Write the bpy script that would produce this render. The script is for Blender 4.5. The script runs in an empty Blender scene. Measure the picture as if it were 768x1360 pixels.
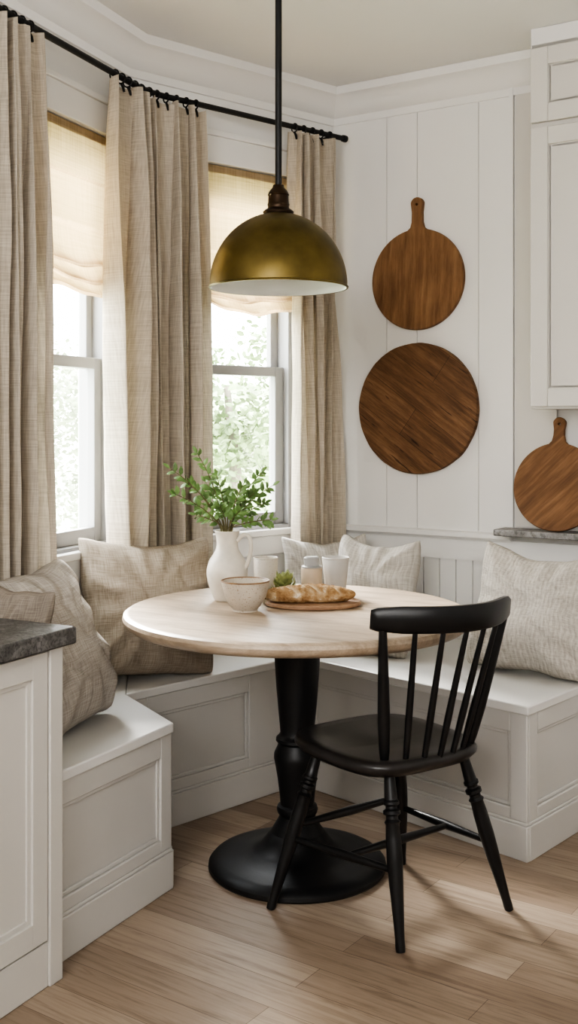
import bpy, bmesh, math, random
from mathutils import Vector, Matrix, noise
random.seed(7)
C = bpy.context.scene.collection
PI = math.pi
ORG = {}
def V(*a): return Vector(a)

# ------------------------------------------------------------------ materials
def new_mat(name):
    m = bpy.data.materials.new(name); m.use_nodes = True
    return m, m.node_tree, m.node_tree.nodes['Principled BSDF']
def nd(nt, t, inp=None, **kw):
    n = nt.nodes.new(t)
    for k, v in kw.items(): setattr(n, k, v)
    for k, v in (inp or {}).items(): n.inputs[k].default_value = v
    return n
def c4(c): return (c[0], c[1], c[2], 1)
def ramp(nt, stops):
    r = nt.nodes.new('ShaderNodeValToRGB')
    e = r.color_ramp.elements
    while len(e) < len(stops): e.new(0.5)
    for i, (p, c) in enumerate(stops): e[i].position = p; e[i].color = c4(c)
    return r
def coords(nt, kind='Object', scale=(1,1,1), rot=None):
    tc = nd(nt, 'ShaderNodeTexCoord'); src = tc.outputs[kind]
    if rot:
        mr = nd(nt, 'ShaderNodeMapping'); mr.inputs['Rotation'].default_value = rot
        nt.links.new(src, mr.inputs['Vector']); src = mr.outputs['Vector']
    mp = nd(nt, 'ShaderNodeMapping'); mp.inputs['Scale'].default_value = scale
    nt.links.new(src, mp.inputs['Vector'])
    return mp.outputs['Vector']
def mixc(nt, a, b, fac, mode='MIX'):
    m = nd(nt, 'ShaderNodeMix', data_type='RGBA', blend_type=mode)
    for idx, x in ((0, fac), (6, a), (7, b)):
        if isinstance(x, bpy.types.NodeSocket): nt.links.new(x, m.inputs[idx])
        else: m.inputs[idx].default_value = x if idx == 0 else c4(x)
    return m.outputs[2]
def bump(nt, b, h, strength=.2, dist=.002):
    bp = nd(nt, 'ShaderNodeBump', {'Strength': strength, 'Distance': dist})
    nt.links.new(h, bp.inputs['Height']); nt.links.new(bp.outputs['Normal'], b.inputs['Normal'])
def paint(name, col, rough=.5, var=.06, nscale=6, bmp=.05, metallic=0, speck=None):
    m, nt, b = new_mat(name)
    v = coords(nt)
    n = nd(nt, 'ShaderNodeTexNoise', {'Scale': nscale, 'Detail': 6}); nt.links.new(v, n.inputs['Vector'])
    d = [x*(1-var) for x in col]; l = [min(1, x*(1+var)) for x in col]
    r = ramp(nt, [(.3, d), (.7, l)]); nt.links.new(n.outputs['Fac'], r.inputs['Fac'])
    out = r.outputs['Color']
    if speck:
        n3 = nd(nt, 'ShaderNodeTexNoise', {'Scale': 240, 'Detail': 2}); nt.links.new(v, n3.inputs['Vector'])
        r3 = ramp(nt, [(.61, (0,0,0)), (.67, (1,1,1))]); nt.links.new(n3.outputs['Fac'], r3.inputs['Fac'])
        out = mixc(nt, out, speck, r3.outputs['Color'])
    nt.links.new(out, b.inputs['Base Color'])
    b.inputs['Roughness'].default_value = rough; b.inputs['Metallic'].default_value = metallic
    if bmp:
        n2 = nd(nt, 'ShaderNodeTexNoise', {'Scale': 150, 'Detail': 3}); nt.links.new(v, n2.inputs['Vector'])
        bump(nt, b, n2.outputs['Fac'], bmp, .001)
    return m
def wood(name, dark, light, scale=(1,1,1), rot=None, rough=.5, mid=None, nscale=6, kind='Object', seams=0, fine=.78):
    m, nt, b = new_mat(name)
    v = coords(nt, kind, scale, rot)
    n = nd(nt, 'ShaderNodeTexNoise', {'Scale': nscale, 'Detail': 9, 'Roughness': .62, 'Distortion': .4}); nt.links.new(v, n.inputs['Vector'])
    mid = mid or [(a+c)/2 for a, c in zip(dark, light)]
    r = ramp(nt, [(.3, dark), (.5, mid), (.68, light)]); nt.links.new(n.outputs['Fac'], r.inputs['Fac'])
    n2 = nd(nt, 'ShaderNodeTexNoise', {'Scale': nscale*6, 'Detail': 4, 'Roughness': .7}); nt.links.new(v, n2.inputs['Vector'])
    r2 = ramp(nt, [(.35, (fine,fine,fine)), (.6, (1,1,1))]); nt.links.new(n2.outputs['Fac'], r2.inputs['Fac'])
    col = mixc(nt, r.outputs['Color'], r2.outputs['Color'], .8, 'MULTIPLY')
    n4 = nd(nt, 'ShaderNodeTexNoise', {'Scale': 7, 'Detail': 4}); nt.links.new(coords(nt, kind), n4.inputs['Vector'])
    r4 = ramp(nt, [(.3, (.76,.74,.72)), (.7, (1,1,1))]); nt.links.new(n4.outputs['Fac'], r4.inputs['Fac'])
    col = mixc(nt, col, r4.outputs['Color'], 1, 'MULTIPLY')
    if seams:
        br = nd(nt, 'ShaderNodeTexBrick', {'Scale': 1.0, 'Mortar Size': .0012, 'Mortar Smooth': .5, 'Brick Width': 6.0, 'Row Height': seams,
              'Color1': c4((.80,.78,.77)), 'Color2': c4((1,1,1)), 'Mortar': c4((.34,.31,.29))})
        nt.links.new(coords(nt, 'Object', (1,1,1), (0,0,rot[2]+PI/2) if rot else None), br.inputs['Vector'])
        col = mixc(nt, col, br.outputs['Color'], 1, 'MULTIPLY')
        nc = nd(nt, 'ShaderNodeTexNoise', {'Scale': 2.4, 'Detail': 4, 'Roughness': .6}); nt.links.new(coords(nt, 'Object', (30,2.0,1), rot), nc.inputs['Vector'])
        rc = ramp(nt, [(.34, (.34,.30,.27)), (.38, (1,1,1))]); nt.links.new(nc.outputs['Fac'], rc.inputs['Fac'])
        col = mixc(nt, col, rc.outputs['Color'], 1, 'MULTIPLY')
    nt.links.new(col, b.inputs['Base Color'])
    b.inputs['Roughness'].default_value = rough
    bump(nt, b, n2.outputs['Fac'], .15, .002)
    return m
def fabric(name, c1, c2, su=300, sv=300, trans=0, tcol=None, rough=.9, bmp=.4, asp=.08, rib=0):
    m, nt, b = new_mat(name)
    a = nd(nt, 'ShaderNodeTexNoise', {'Scale': 1, 'Detail': 3}); nt.links.new(coords(nt, 'UV', (su, sv*asp, 1)), a.inputs['Vector'])
    d = nd(nt, 'ShaderNodeTexNoise', {'Scale': 1, 'Detail': 3}); nt.links.new(coords(nt, 'UV', (su*asp, sv, 1)), d.inputs['Vector'])
    ad = nd(nt, 'ShaderNodeMath', operation='ADD'); nt.links.new(a.outputs['Fac'], ad.inputs[0]); nt.links.new(d.outputs['Fac'], ad.inputs[1])
    hf = nd(nt, 'ShaderNodeMath', operation='MULTIPLY'); nt.links.new(ad.outputs[0], hf.inputs[0]); hf.inputs[1].default_value = .5
    h = hf.outputs[0]
    if rib:
        wv = nd(nt, 'ShaderNodeTexWave', {'Scale': rib, 'Distortion': .5, 'Detail': 2, 'Detail Scale': 2}); wv.bands_direction = 'X'
        nt.links.new(coords(nt, 'UV'), wv.inputs['Vector'])
        sc = nd(nt, 'ShaderNodeMath', operation='MULTIPLY_ADD'); nt.links.new(wv.outputs['Fac'], sc.inputs[0]); sc.inputs[1].default_value = .09; nt.links.new(h, sc.inputs[2])
        sb_ = nd(nt, 'ShaderNodeMath', operation='SUBTRACT'); nt.links.new(sc.outputs[0], sb_.inputs[0]); sb_.inputs[1].default_value = .045
        h = sb_.outputs[0]
    r = ramp(nt, [(.36, c1), (.62, c2)]); nt.links.new(h, r.inputs['Fac'])
    nt.links.new(r.outputs['Color'], b.inputs['Base Color'])
    b.inputs['Roughness'].default_value = rough
    b.inputs['Specular IOR Level'].default_value = .15
    bump(nt, b, h, bmp, .004)
    if trans:
        out = nt.nodes['Material Output']
        t = nd(nt, 'ShaderNodeBsdfTranslucent')
        tc = mixc(nt, r.outputs['Color'], tcol or c2, .6)
        nt.links.new(tc, t.inputs['Color'])
        mx = nd(nt, 'ShaderNodeMixShader'); mx.inputs[0].default_value = trans
        nt.links.new(b.outputs[0], mx.inputs[1]); nt.links.new(t.outputs[0], mx.inputs[2])
        nt.links.new(mx.outputs[0], out.inputs['Surface'])
    return m

M = {}
M['wall'] = paint('wall_paint', (.78,.768,.745), .6, .015, 2, .04)
M['ceil'] = paint('ceiling_paint', (.85,.845,.83), .7, .015, 2, .04)
M['trim'] = paint('trim_paint', (.785,.772,.748), .45, .015, 2, .03)
M['bench'] = paint('bench_paint', (.585,.57,.542), .45, .025, 3, .04)
M['benchtop'] = paint('bench_top_paint', (.74,.73,.705), .35, .02, 3, .03)
M['cab'] = paint('cabinet_paint', (.625,.602,.56), .45, .02, 3, .03)
M['black'] = paint('black_paint', (.009,.009,.010), .36, .3, 14, .08)
M['iron'] = paint('black_iron', (.009,.009,.010), .45, .3, 20, .15)
M['seatblack'] = paint('worn_black_paint', (.028,.025,.024), .3, .45, 9, .08)
M['brass'] = paint('aged_brass', (.150,.112,.040), .42, .35, 9, .08, .85)
M['bronze'] = paint('dark_bronze', (.05,.032,.02), .35, .3, 12, .05, .8)
M['enamel'] = paint('white_enamel', (.82,.82,.80), .3, .02, 5, 0)
M['vinyl'] = paint('window_vinyl', (.32,.32,.32), .4, .02, 5, 0)  # grey includes the shade on the backlit sashes
M['ceramic'] = paint('cream_ceramic', (.68,.63,.55), .45, .12, 18, .05)
M['speckled'] = paint('speckled_ceramic', (.53,.47,.39), .5, .10, 18, .05, 0, (.33,.25,.17))
M['whiteware'] = paint('pale_stoneware', (.50,.455,.39), .5, .05, 18, .04, 0, (.40,.34,.27))
M['greyware'] = paint('grey_stoneware', (.43,.41,.38), .5, .05, 18, .04)
M['glaze'] = paint('brown_glaze', (.24,.14,.07), .4, .3, 30, 0)
M['beige'] = paint('beige_stoneware', (.48,.385,.28), .5, .1, 20, .04)
M['lidgrey'] = paint('grey_lid', (.34,.34,.33), .4, .05, 20, 0)
M['leaf'] = paint('leaf_green', (.155,.26,.085), .5, .5, 25, 0)
M['leafpale'] = paint('olive_leaf', (.30,.33,.14), .5, .4, 30, 0)
M['stem'] = paint('stem_brown', (.15,.13,.06), .7, .3, 30, 0)
M['bark'] = paint('tree_bark', (.25,.22,.18), .9, .3, 10, .3)
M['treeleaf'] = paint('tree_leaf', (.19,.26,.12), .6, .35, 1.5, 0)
M['treeleaf3'] = paint('hazy_tree_leaf', (.34,.38,.28), .6, .2, 1.5, 0)  # outdoor haze put into the leaf colour as a paler green
M['hedge'] = paint('hazy_hedge', (.33,.39,.25), .9, .5, 2.2, .3)  # pale green carries the haze of the far garden
M['grass'] = paint('lawn_grass', (.34,.38,.26), .9, .2, 3, .2)
M['tabletop'] = wood('whitewashed_oak', (.36,.28,.20), (.60,.495,.38), (1.2, 9, 9), (0,0,.5), .42, (.51,.405,.30), 3)
M['board'] = wood('walnut_board', (.17,.082,.035), (.32,.18,.088), (15,1.2,2), (0,0,.05), .7, (.245,.128,.058), 3.4)
M['board2'] = wood('rustic_dark_board', (.135,.066,.030), (.31,.175,.088), (13,1.0,2), (0,0,-.95), .75, (.225,.118,.055), 3.4, seams=.125, fine=.64)
M['board3'] = wood('reddish_board', (.15,.07,.029), (.31,.165,.078), (15,1.2,2), (0,0,.8), .7, (.225,.112,.049), 3.4)
M['breadboard'] = wood('bread_board_wood', (.28,.155,.085), (.45,.29,.18), (2,12,12), (0,0,0), .6, None, 4)
M['curtain'] = fabric('curtain_linen', (.43,.372,.30), (.65,.585,.49), 340, 340, .13, (.80,.70,.54), asp=.04, bmp=.4)
M['shade'] = fabric('shade_linen', (.37,.285,.18), (.54,.43,.285), 150, 170, .30, (.82,.60,.32), asp=.03)
M['cush_brown'] = fabric('brown_linen', (.28,.235,.185), (.46,.40,.33), 300, 300, asp=.06, bmp=.5)
M['cush_grey'] = fabric('taupe_linen', (.31,.28,.245), (.50,.46,.41), 300, 300, asp=.06, bmp=.5)
M['cush_dark'] = fabric('dark_taupe_linen', (.20,.17,.14), (.33,.285,.24), 300, 300, asp=.06, bmp=.5)  # dark beige cushion, with its shadow also put into the colour
M['cush_pale'] = fabric('pale_weave', (.46,.43,.385), (.66,.63,.58), 260, 300, rib=24, bmp=.6)
M['cush_greige'] = fabric('greige_weave', (.40,.37,.325), (.60,.57,.52), 220, 260, rib=18, bmp=.6)
M['cush_cream'] = fabric('cream_knit', (.43,.395,.345), (.66,.625,.57), 200, 360, bmp=1.0, asp=.14, rib=20)

def stone(name, cols, sc, sc2):
    m, nt, b = new_mat(name)
    v = coords(nt)
    n = nd(nt, 'ShaderNodeTexNoise', {'Scale': sc, 'Detail': 10, 'Roughness': .72, 'Distortion': .6}); nt.links.new(v, n.inputs['Vector'])
    r = ramp(nt, [(.32, cols[0]), (.5, cols[1]), (.68, cols[2])]); nt.links.new(n.outputs['Fac'], r.inputs['Fac'])
    n2 = nd(nt, 'ShaderNodeTexNoise', {'Scale': sc2, 'Detail': 3, 'Roughness': .7}); nt.links.new(v, n2.inputs['Vector'])
    r2 = ramp(nt, [(.38, (.45,.45,.45)), (.52, (1,1,1)), (.68, (1.0,1.0,1.0))]); nt.links.new(n2.outputs['Fac'], r2.inputs['Fac'])
    nt.links.new(mixc(nt, r.outputs['Color'], r2.outputs['Color'], .9, 'MULTIPLY'), b.inputs['Base Color']); b.inputs['Roughness'].default_value = .5
    bump(nt, b, n2.outputs['Fac'], .4, .003)
    return m
M['stone'] = stone('dark_stone', ((.06,.058,.056), (.125,.12,.115), (.24,.235,.23)), 22, 130)
M['ledge'] = stone('grey_veined_stone', ((.15,.145,.14), (.28,.27,.26), (.42,.41,.40)), 12, 60)
def floor_mat():
    m, nt, b = new_mat('oak_floor')
    ang = math.radians(35)
    v = coords(nt, 'Object', (1,1,1), (0,0,ang))
    br = nd(nt, 'ShaderNodeTexBrick', {'Scale': 1.0, 'Mortar Size': .0010, 'Mortar Smooth': .4, 'Bias': 0, 'Brick Width': 1.05, 'Row Height': .104,
            'Color1': c4((.285,.210,.152)), 'Color2': c4((.435,.345,.265)), 'Mortar': c4((.15,.105,.075))}, offset=.37)
    nt.links.new(v, br.inputs['Vector'])
    mp = nd(nt, 'ShaderNodeMapping'); mp.inputs['Scale'].default_value = (1.6, 26, 1); nt.links.new(v, mp.inputs['Vector'])
    n = nd(nt, 'ShaderNodeTexNoise', {'Scale': 2.2, 'Detail': 10, 'Roughness': .70, 'Distortion': .7}); nt.links.new(mp.outputs[0], n.inputs['Vector'])
    r = ramp(nt, [(.32, (.50,.465,.43)), (.5, (.87,.855,.84)), (.68, (1.0,1.0,1.0))]); nt.links.new(n.outputs['Fac'], r.inputs['Fac'])
    nt.links.new(mixc(nt, br.outputs['Color'], r.outputs['Color'], .9, 'MULTIPLY'), b.inputs['Base Color'])
    b.inputs['Roughness'].default_value = .38
    bump(nt, b, n.outputs['Fac'], .12, .002)
    return m
M['floor'] = floor_mat()
def bread_mat():
    m, nt, b = new_mat('bread_crust')
    v = coords(nt)
    n = nd(nt, 'ShaderNodeTexNoise', {'Scale': 38, 'Detail': 8, 'Roughness': .65}); nt.links.new(v, n.inputs['Vector'])
    r = ramp(nt, [(.3, (.22,.115,.05)), (.48, (.39,.245,.125)), (.6, (.52,.38,.23)), (.68, (.74,.67,.55))]); nt.links.new(n.outputs['Fac'], r.inputs['Fac'])
    at = nd(nt, 'ShaderNodeAttribute', attribute_name='score')
    nt.links.new(mixc(nt, r.outputs['Color'], (.72,.61,.44), at.outputs['Fac']), b.inputs['Base Color']); b.inputs['Roughness'].default_value = .95
    b.inputs['Specular IOR Level'].default_value = .1
    bump(nt, b, n.outputs['Fac'], .9, .008)
    return m
M['bread'] = bread_mat()
def glass_mat():
    m, nt, b = new_mat('window_glass')
    out = nt.nodes['Material Output']
    t = nd(nt, 'ShaderNodeBsdfTransparent'); g = nd(nt, 'ShaderNodeBsdfGlossy', {'Roughness': .02})
    n = nd(nt, 'ShaderNodeTexNoise', {'Scale': 3}); nt.links.new(coords(nt), n.inputs['Vector'])
    r = ramp(nt, [(.3, (.96,.97,.97)), (.7, (.99,.99,.99))]); nt.links.new(n.outputs['Fac'], r.inputs['Fac'])
    nt.links.new(r.outputs['Color'], t.inputs['Color'])
    mx = nd(nt, 'ShaderNodeMixShader'); mx.inputs[0].default_value = .05
    nt.links.new(t.outputs[0], mx.inputs[1]); nt.links.new(g.outputs[0], mx.inputs[2]); nt.links.new(mx.outputs[0], out.inputs['Surface'])
    return m
M['glass'] = glass_mat()

# ------------------------------------------------------------------ mesh helpers
def finish(name, bm, mat, parent=None, origin=None, bevel=0, smooth=35, flip=True):
    if flip: bmesh.ops.recalc_face_normals(bm, faces=bm.faces[:])
    o0 = ORG[parent.name] if parent else (Vector(origin) if origin else Vector((0,0,0)))
    for v in bm.verts: v.co -= o0
    me = bpy.data.meshes.new(name); bm.to_mesh(me); bm.free()
    for p in me.polygons: p.use_smooth = True
    me.set_sharp_from_angle(angle=math.radians(smooth))
    me.materials.append(mat)
    o = bpy.data.objects.new(name, me); C.objects.link(o)
    if parent: o.parent = parent
    else: o.location = o0
    ORG[o.name] = o0.copy()
    if bevel:
        b = o.modifiers.new('bevel', 'BEVEL'); b.width = bevel; b.segments = 2; b.limit_method = 'ANGLE'; b.angle_limit = math.radians(40)
    return o
def thing(name, loc, label, cat, group=None):
    o = bpy.data.objects.new(name, None); C.objects.link(o); o.location = loc
    o.empty_display_size = .1
    ORG[o.name] = Vector(loc); tag(o, label, cat, group)
    return o
def tag(o, label, cat, group=None):
    o['label'] = label; o['category'] = cat
    if group: o['group'] = group
    return o
def struct(o): o['kind'] = 'structure'; return o

def box8(bm, P):
    v = [bm.verts.new(P(i,j,k)) for i in (0,1) for j in (0,1) for k in (0,1)]
    for f in ((0,1,3,2),(4,6,7,5),(0,4,5,1),(2,3,7,6),(0,2,6,4),(1,5,7,3)):
        bm.faces.new([v[q] for q in f])
class Frame:   # local frame on a vertical face: a -> along d, n toward the room
    def __init__(s, a, d, n): s.a = Vector((a[0],a[1])); s.d = Vector(d).normalized(); s.n = Vector(n).normalized()
    def P(s, t, o, z): p = s.a + s.d*t + s.n*o; return V(p.x, p.y, z)
    def box(s, bm, t0, t1, n0, n1, z0, z1):
        T, N_, Z = (t0,t1), (n0,n1), (z0,z1)
        box8(bm, lambda i,j,k: s.P(T[i], N_[j], Z[k]))
def line_x(p, d, q, e):
    den = d.x*e.y - d.y*e.x
    t = ((q.x-p.x)*e.y - (q.y-p.y)*e.x)/den
    return p + d*t
def off_path(path, o, closed=False):   # offset to the right of travel
    n = len(path); res = []
    def seg(i): a = path[i % n]; b = path[(i+1) % n]; d = (b-a).normalized(); return a, d, Vector((d.y, -d.x))
    offs = o if isinstance(o, (list, tuple)) else [o]*n
    for i in range(n):
        if not closed and i == 0: a,d,nn = seg(0); res.append(a+nn*offs[0]); continue
        if not closed and i == n-1: a,d,nn = seg(n-2); res.append(path[-1]+nn*offs[n-2]); continue
        a0,d0,n0 = seg(i-1 if i else n-1); a1,d1,n1 = seg(i)
        res.append(line_x(a0+n0*offs[i-1 if i else n-1], d0, a1+n1*offs[i], d1))
    return res
def sweep(bm, path, prof):
    rows = [[bm.verts.new((p.x, p.y, z)) for p in off_path(path, o)] for o, z in prof]
    m = len(rows)
    for i in range(m):
        r0, r1 = rows[i], rows[(i+1) % m]
        for k in range(len(path)-1): bm.faces.new((r0[k], r0[k+1], r1[k+1], r1[k]))
    bm.faces.new([r[0] for r in rows]); bm.faces.new([r[-1] for r in reversed(rows)])
def prism(bm, poly, z0, z1):
    lo = [bm.verts.new((p[0],p[1],z0)) for p in poly]; hi = [bm.verts.new((p[0],p[1],z1)) for p in poly]
    n = len(poly)
    bm.faces.new(lo[::-1]); bm.faces.new(hi)
    for i in range(n): bm.faces.new((lo[i], lo[(i+1)%n], hi[(i+1)%n], hi[i]))
def lathe(bm, c, prof, seg=48, fx=1, fy=1):
    rows = []
    for r, z in prof:
        if r < 1e-5: rows.append([bm.verts.new((c[0],c[1],c[2]+z))])
        else: rows.append([bm.verts.new((c[0]+fx*r*math.cos(2*PI*k/seg), c[1]+fy*r*math.sin(2*PI*k/seg), c[2]+z)) for k in range(seg)])
    for a, b in zip(rows, rows[1:]):
        for k in range(seg):
            k2 = (k+1) % seg
            if len(a) == 1 and len(b) == 1: continue
            if len(a) == 1: bm.faces.new((a[0], b[k], b[k2]))
            elif len(b) == 1: bm.faces.new((a[k], b[0], a[k2]))
            else: bm.faces.new((a[k], a[k2], b[k2], b[k]))
def tube(bm, pts, radii, seg=12, closed=False):
    pts = [Vector(p) for p in pts]; n = len(pts)
    if not hasattr(radii, '__len__'): radii = [radii]*n
    rows = []; ref = None
    for i in range(n):
        if closed: d = (pts[(i+1)%n]-pts[i-1]).normalized()
        else: d = (pts[min(i+1,n-1)]-pts[max(i-1,0)]).normalized()
        if ref is None: ref = Vector((0,0,1)) if abs(d.z) < .9 else Vector((1,0,0))
        x = d.cross(ref).normalized(); y = x.cross(d).normalized(); ref = y
        if ref.length < .1: ref = Vector((1,0,0))
        rows.append([bm.verts.new(pts[i] + (x*math.cos(2*PI*k/seg) + y*math.sin(2*PI*k/seg))*radii[i]) for k in range(seg)])
    for i in range(n if closed else n-1):
        a, b = rows[i], rows[(i+1) % n]
        for k in range(seg): bm.faces.new((a[k], a[(k+1)%seg], b[(k+1)%seg], b[k]))
    if not closed: bm.faces.new(rows[0][::-1]); bm.faces.new(rows[-1])
def turned(bm, p0, p1, prof, seg=14):
    p0, p1 = Vector(p0), Vector(p1)
    tube(bm, [p0.lerp(p1, t) for t, r in prof], [r for t, r in prof], seg)
def grid_uv(bm, rows, uvs):
    uv = bm.loops.layers.uv.verify()
    vs = [[bm.verts.new(p) for p in r] for r in rows]
    for i in range(len(vs)-1):
        for j in range(len(vs[0])-1):
            f = bm.faces.new((vs[i][j], vs[i+1][j], vs[i+1][j+1], vs[i][j+1]))
            for l, (a, b) in zip(f.loops, ((i,j),(i+1,j),(i+1,j+1),(i,j+1))): l[uv].uv = uvs[a][b]
    return vs
def leaf(bm, base, d, nrm, L, W):
    d = d.normalized(); s = d.cross(nrm)
    if s.length < .01: s = d.cross(Vector((1,.3,.2)))
    s.normalize(); up = s.cross(d)
    mid = [bm.verts.new(base + d*L*t + up*L*.12*math.sin(PI*t)) for t in (0,.35,.7,1)]
    for sg in (1,-1):
        a = bm.verts.new(base + d*L*.3 + s*sg*W*.5 + up*W*.12); b = bm.verts.new(base + d*L*.68 + s*sg*W*.42 + up*W*.16)
        bm.faces.new((mid[0], mid[1], a)); bm.faces.new((mid[1], mid[2], b, a)); bm.faces.new((mid[2], mid[3], b))

# ------------------------------------------------------------------ plan
def rad2(a): return Vector((math.cos(math.radians(a)), math.sin(math.radians(a))))
D1, D2, D3 = rad2(68), rad2(41), rad2(-33)
def right(d): return Vector((d.y, -d.x))
W12 = Vector((-.575, 3.897)); W23 = W12 + D2*1.008
L1 = 3.2; W0 = W12 - D1*L1; L3 = 2.2; W3 = W23 + D3*L3
CEIL = 2.675
F1 = Frame(W0, D1, right(D1)); F2 = Frame(W12, D2, right(D2)); F3 = Frame(W23, D3, right(D3))
SILL, HEAD, MEET = .885, 2.29, 1.505
OP1 = (L1-.60, L1-.09); OP2 = (.312, .792)
TH = .15
def wall_open(F, L, op, name):
    bm = bmesh.new()
    F.box(bm, -.05, op[0], -TH, 0, 0, CEIL); F.box(bm, op[1], L+.06, -TH, 0, 0, CEIL)
    F.box(bm, op[0], op[1], -TH, 0, 0, SILL-.02); F.box(bm, op[0], op[1], -TH, 0, HEAD, CEIL)
    return struct(finish(name, bm, M['wall']))
wall_open(F1, L1, OP1, 'wall_left'); wall_open(F2, 1.008, OP2, 'wall_back')
bm = bmesh.new()
F3.box(bm, -.05, L3+.05, -TH, 0, 0, CEIL)
PL = .783
edges = [0.0, .254, .39, .652, PL]
for a, b in zip(edges, edges[1:]): F3.box(bm, a+.0012, b-.0012, 0, .006, .87, 2.57)
F3.box(bm, PL-.004, PL+.012, 0, .016, .87, 2.57)
t = .0
while t < 1.25:
    F3.box(bm, t+.003, t+.067, 0, .009, .40, .785); t += .070
F3.box(bm, 0, 1.3, 0, .018, .775, .86)
struct(finish('wall_right', bm, M['wall']))
CR, CL = Vector((2.6,-1.8)), Vector((-2.2,-1.8))
for nm, a, b in (('wall_side', W3, CR), ('wall_front', CR, CL), ('wall_near', CL, W0)):
    bm = bmesh.new(); F = Frame(a, (b-a), right((b-a).normalized())); F.box(bm, -.1, (b-a).length+.1, -TH, 0, 0, CEIL)
    struct(finish(nm, bm, M['wall']))
room = [W0, W12, W23, W3, CR, CL]
big = off_path(room, -.14, True)
bm = bmesh.new(); prism(bm, big, -.1, 0); struct(finish('floor', bm, M['floor']))
bm = bmesh.new(); prism(bm, big, CEIL, CEIL+.1); struct(finish('ceiling', bm, M['ceil']))
bm = bmesh.new(); CABT = .965
sweep(bm, [W0, W12, W23, W23+D3*1.0], [(0,2.54),(.012,2.54),(.014,2.568),(.028,2.578),(.040,2.603),(.068,2.634),(.086,2.644),(.092,2.674),(0,2.674)])
struct(finish('trim_1', bm, M['trim'], smooth=30))
bm = bmesh.new()
sweep(bm, [W23, W23+D3*.79], [(0,.853),(.024,.853),(.028,.86),(.038,.866),(.038,.882),(.030,.887),(0,.887)])
struct(finish('trim_2', bm, M['trim']))
bm = bmesh.new()
sweep(bm, [W23+D3*1.26, W3], [(0,0),(.018,0),(.018,.11),(.01,.125),(0,.125)])
struct(finish('baseboard_right', bm, M['trim']))

# windows
def window(F, op, name):
    a, b = op
    bm = bmesh.new()
    j = .028
    F.box(bm, a, a+j, -.13, -.005, SILL, HEAD); F.box(bm, b-j, b, -.13, -.005, SILL, HEAD)
    F.box(bm, a+j, b-j, -.13, -.005, HEAD-j, HEAD); F.box(bm, a+j, b-j, -.13, -.005, SILL-.02, SILL+.012)
    def sash(n0, n1, z0, z1, st, rb, rt):
        F.box(bm, a+j, a+j+st, n0, n1, z0, z1); F.box(bm, b-j-st, b-j, n0, n1, z0, z1)
        F.box(bm, a+j+st, b-j-st, n0, n1, z0, z0+rb); F.box(bm, a+j+st, b-j-st, n0, n1, z1-rt, z1)
    sash(-.105, -.075, MEET-.012, HEAD-j, .035, .035, .04)
    sash(-.070, -.038, SILL+.012, MEET+.025, .042, .05, .038)
    w = struct(finish(name, bm, M['vinyl'], bevel=.003))
    for n, z0, z1 in ((-.09, MEET, HEAD-.06), (-.054, SILL+.05, MEET)):
        bm = bmesh.new(); F.box(bm, a+.06, b-.06, n-.002, n+.002, z0, z1)
        finish('pane', bm, M['glass'], w)
    bm = bmesh.new(); cw = .08
    F.box(bm, a-cw, a+.004, 0, .018, SILL, HEAD); F.box(bm, b-.004, b+cw, 0, .018, SILL, HEAD)
    F.box(bm, a-cw-.006, b+cw+.006, 0, .022, HEAD, HEAD+.10); F.box(bm, a-cw-.008, b+cw+.008, 0, .03, HEAD+.10, HEAD+.122)
    F.box(bm, a-cw, b+cw, 0, .016, SILL-.1, SILL-.026)
    finish('casing', bm, M['trim'], w, bevel=.003)
    bm = bmesh.new(); F.box(bm, a-cw+.005, b+cw-.005, -.03, .028, SILL-.026, SILL)
    finish('sill', bm, M['trim'], w, bevel=.004)
window(F1, OP1, 'window_1'); window(F2, OP2, 'window_2')

# roman shades
def shade(F, op, label, seed):
    a, b = op[0]+.008, op[1]-.008
    z0 = HEAD-.004; zb = 1.75
    pts = [(.002, z0), (.003, z0-.15), (.009, z0-.160), (.009, z0-.168), (.001, z0-.174), (.003, z0-.31), (.010, z0-.320), (.010, z0-.330), (.001, z0-.338),
           (.006, zb+.155), (.016, zb+.118), (.030, zb+.092), (.026, zb+.086), (.008, zb+.100), (.005, zb+.09), (.016, zb+.068), (.032, zb+.046), (.028, zb+.040), (.010, zb+.054), (.007, zb+.045), (.018, zb+.025), (.030, zb+.010), (.024, zb), (.010, zb+.006)]
    NS = 44; rows = []; uvs = []
    for i in range(NS+1):
        u = i/NS; r = []; q = []
        for n, z in pts:
            k = max(0, min(1, (1.97-z)/.2))
            sag = .020*k*(1-(2*u-1)**2) + .008*k*math.sin(u*7+seed+z*30) + .004*k*math.sin(u*17+seed*3+z*60)
            r.append(F.P(a+(b-a)*u, n + .007*k*math.sin(u*14+z*40)*(1 if n > .009 else .3), z-sag)); q.append(((b-a)*u, z))
        rows.append(r); uvs.append(q)
    root = thing('roman_shade', F.P((a+b)/2, .01, z0), label, 'window shade', 'roman shades')
    bm = bmesh.new(); grid_uv(bm, rows, uvs)
    finish('shade_cloth', bm, M['shade'], root, smooth=50)
    bm = bmesh.new(); F.box(bm, a, b, -.02, .001, z0-.03, z0)
    finish('head_rail', bm, M['trim'], root)
shade(F1, OP1, 'cream linen roman shade half drawn over the left bay window', .4)
shade(F2, OP2, 'cream linen roman shade hanging behind the brass pendant lamp', 2.1)

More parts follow.
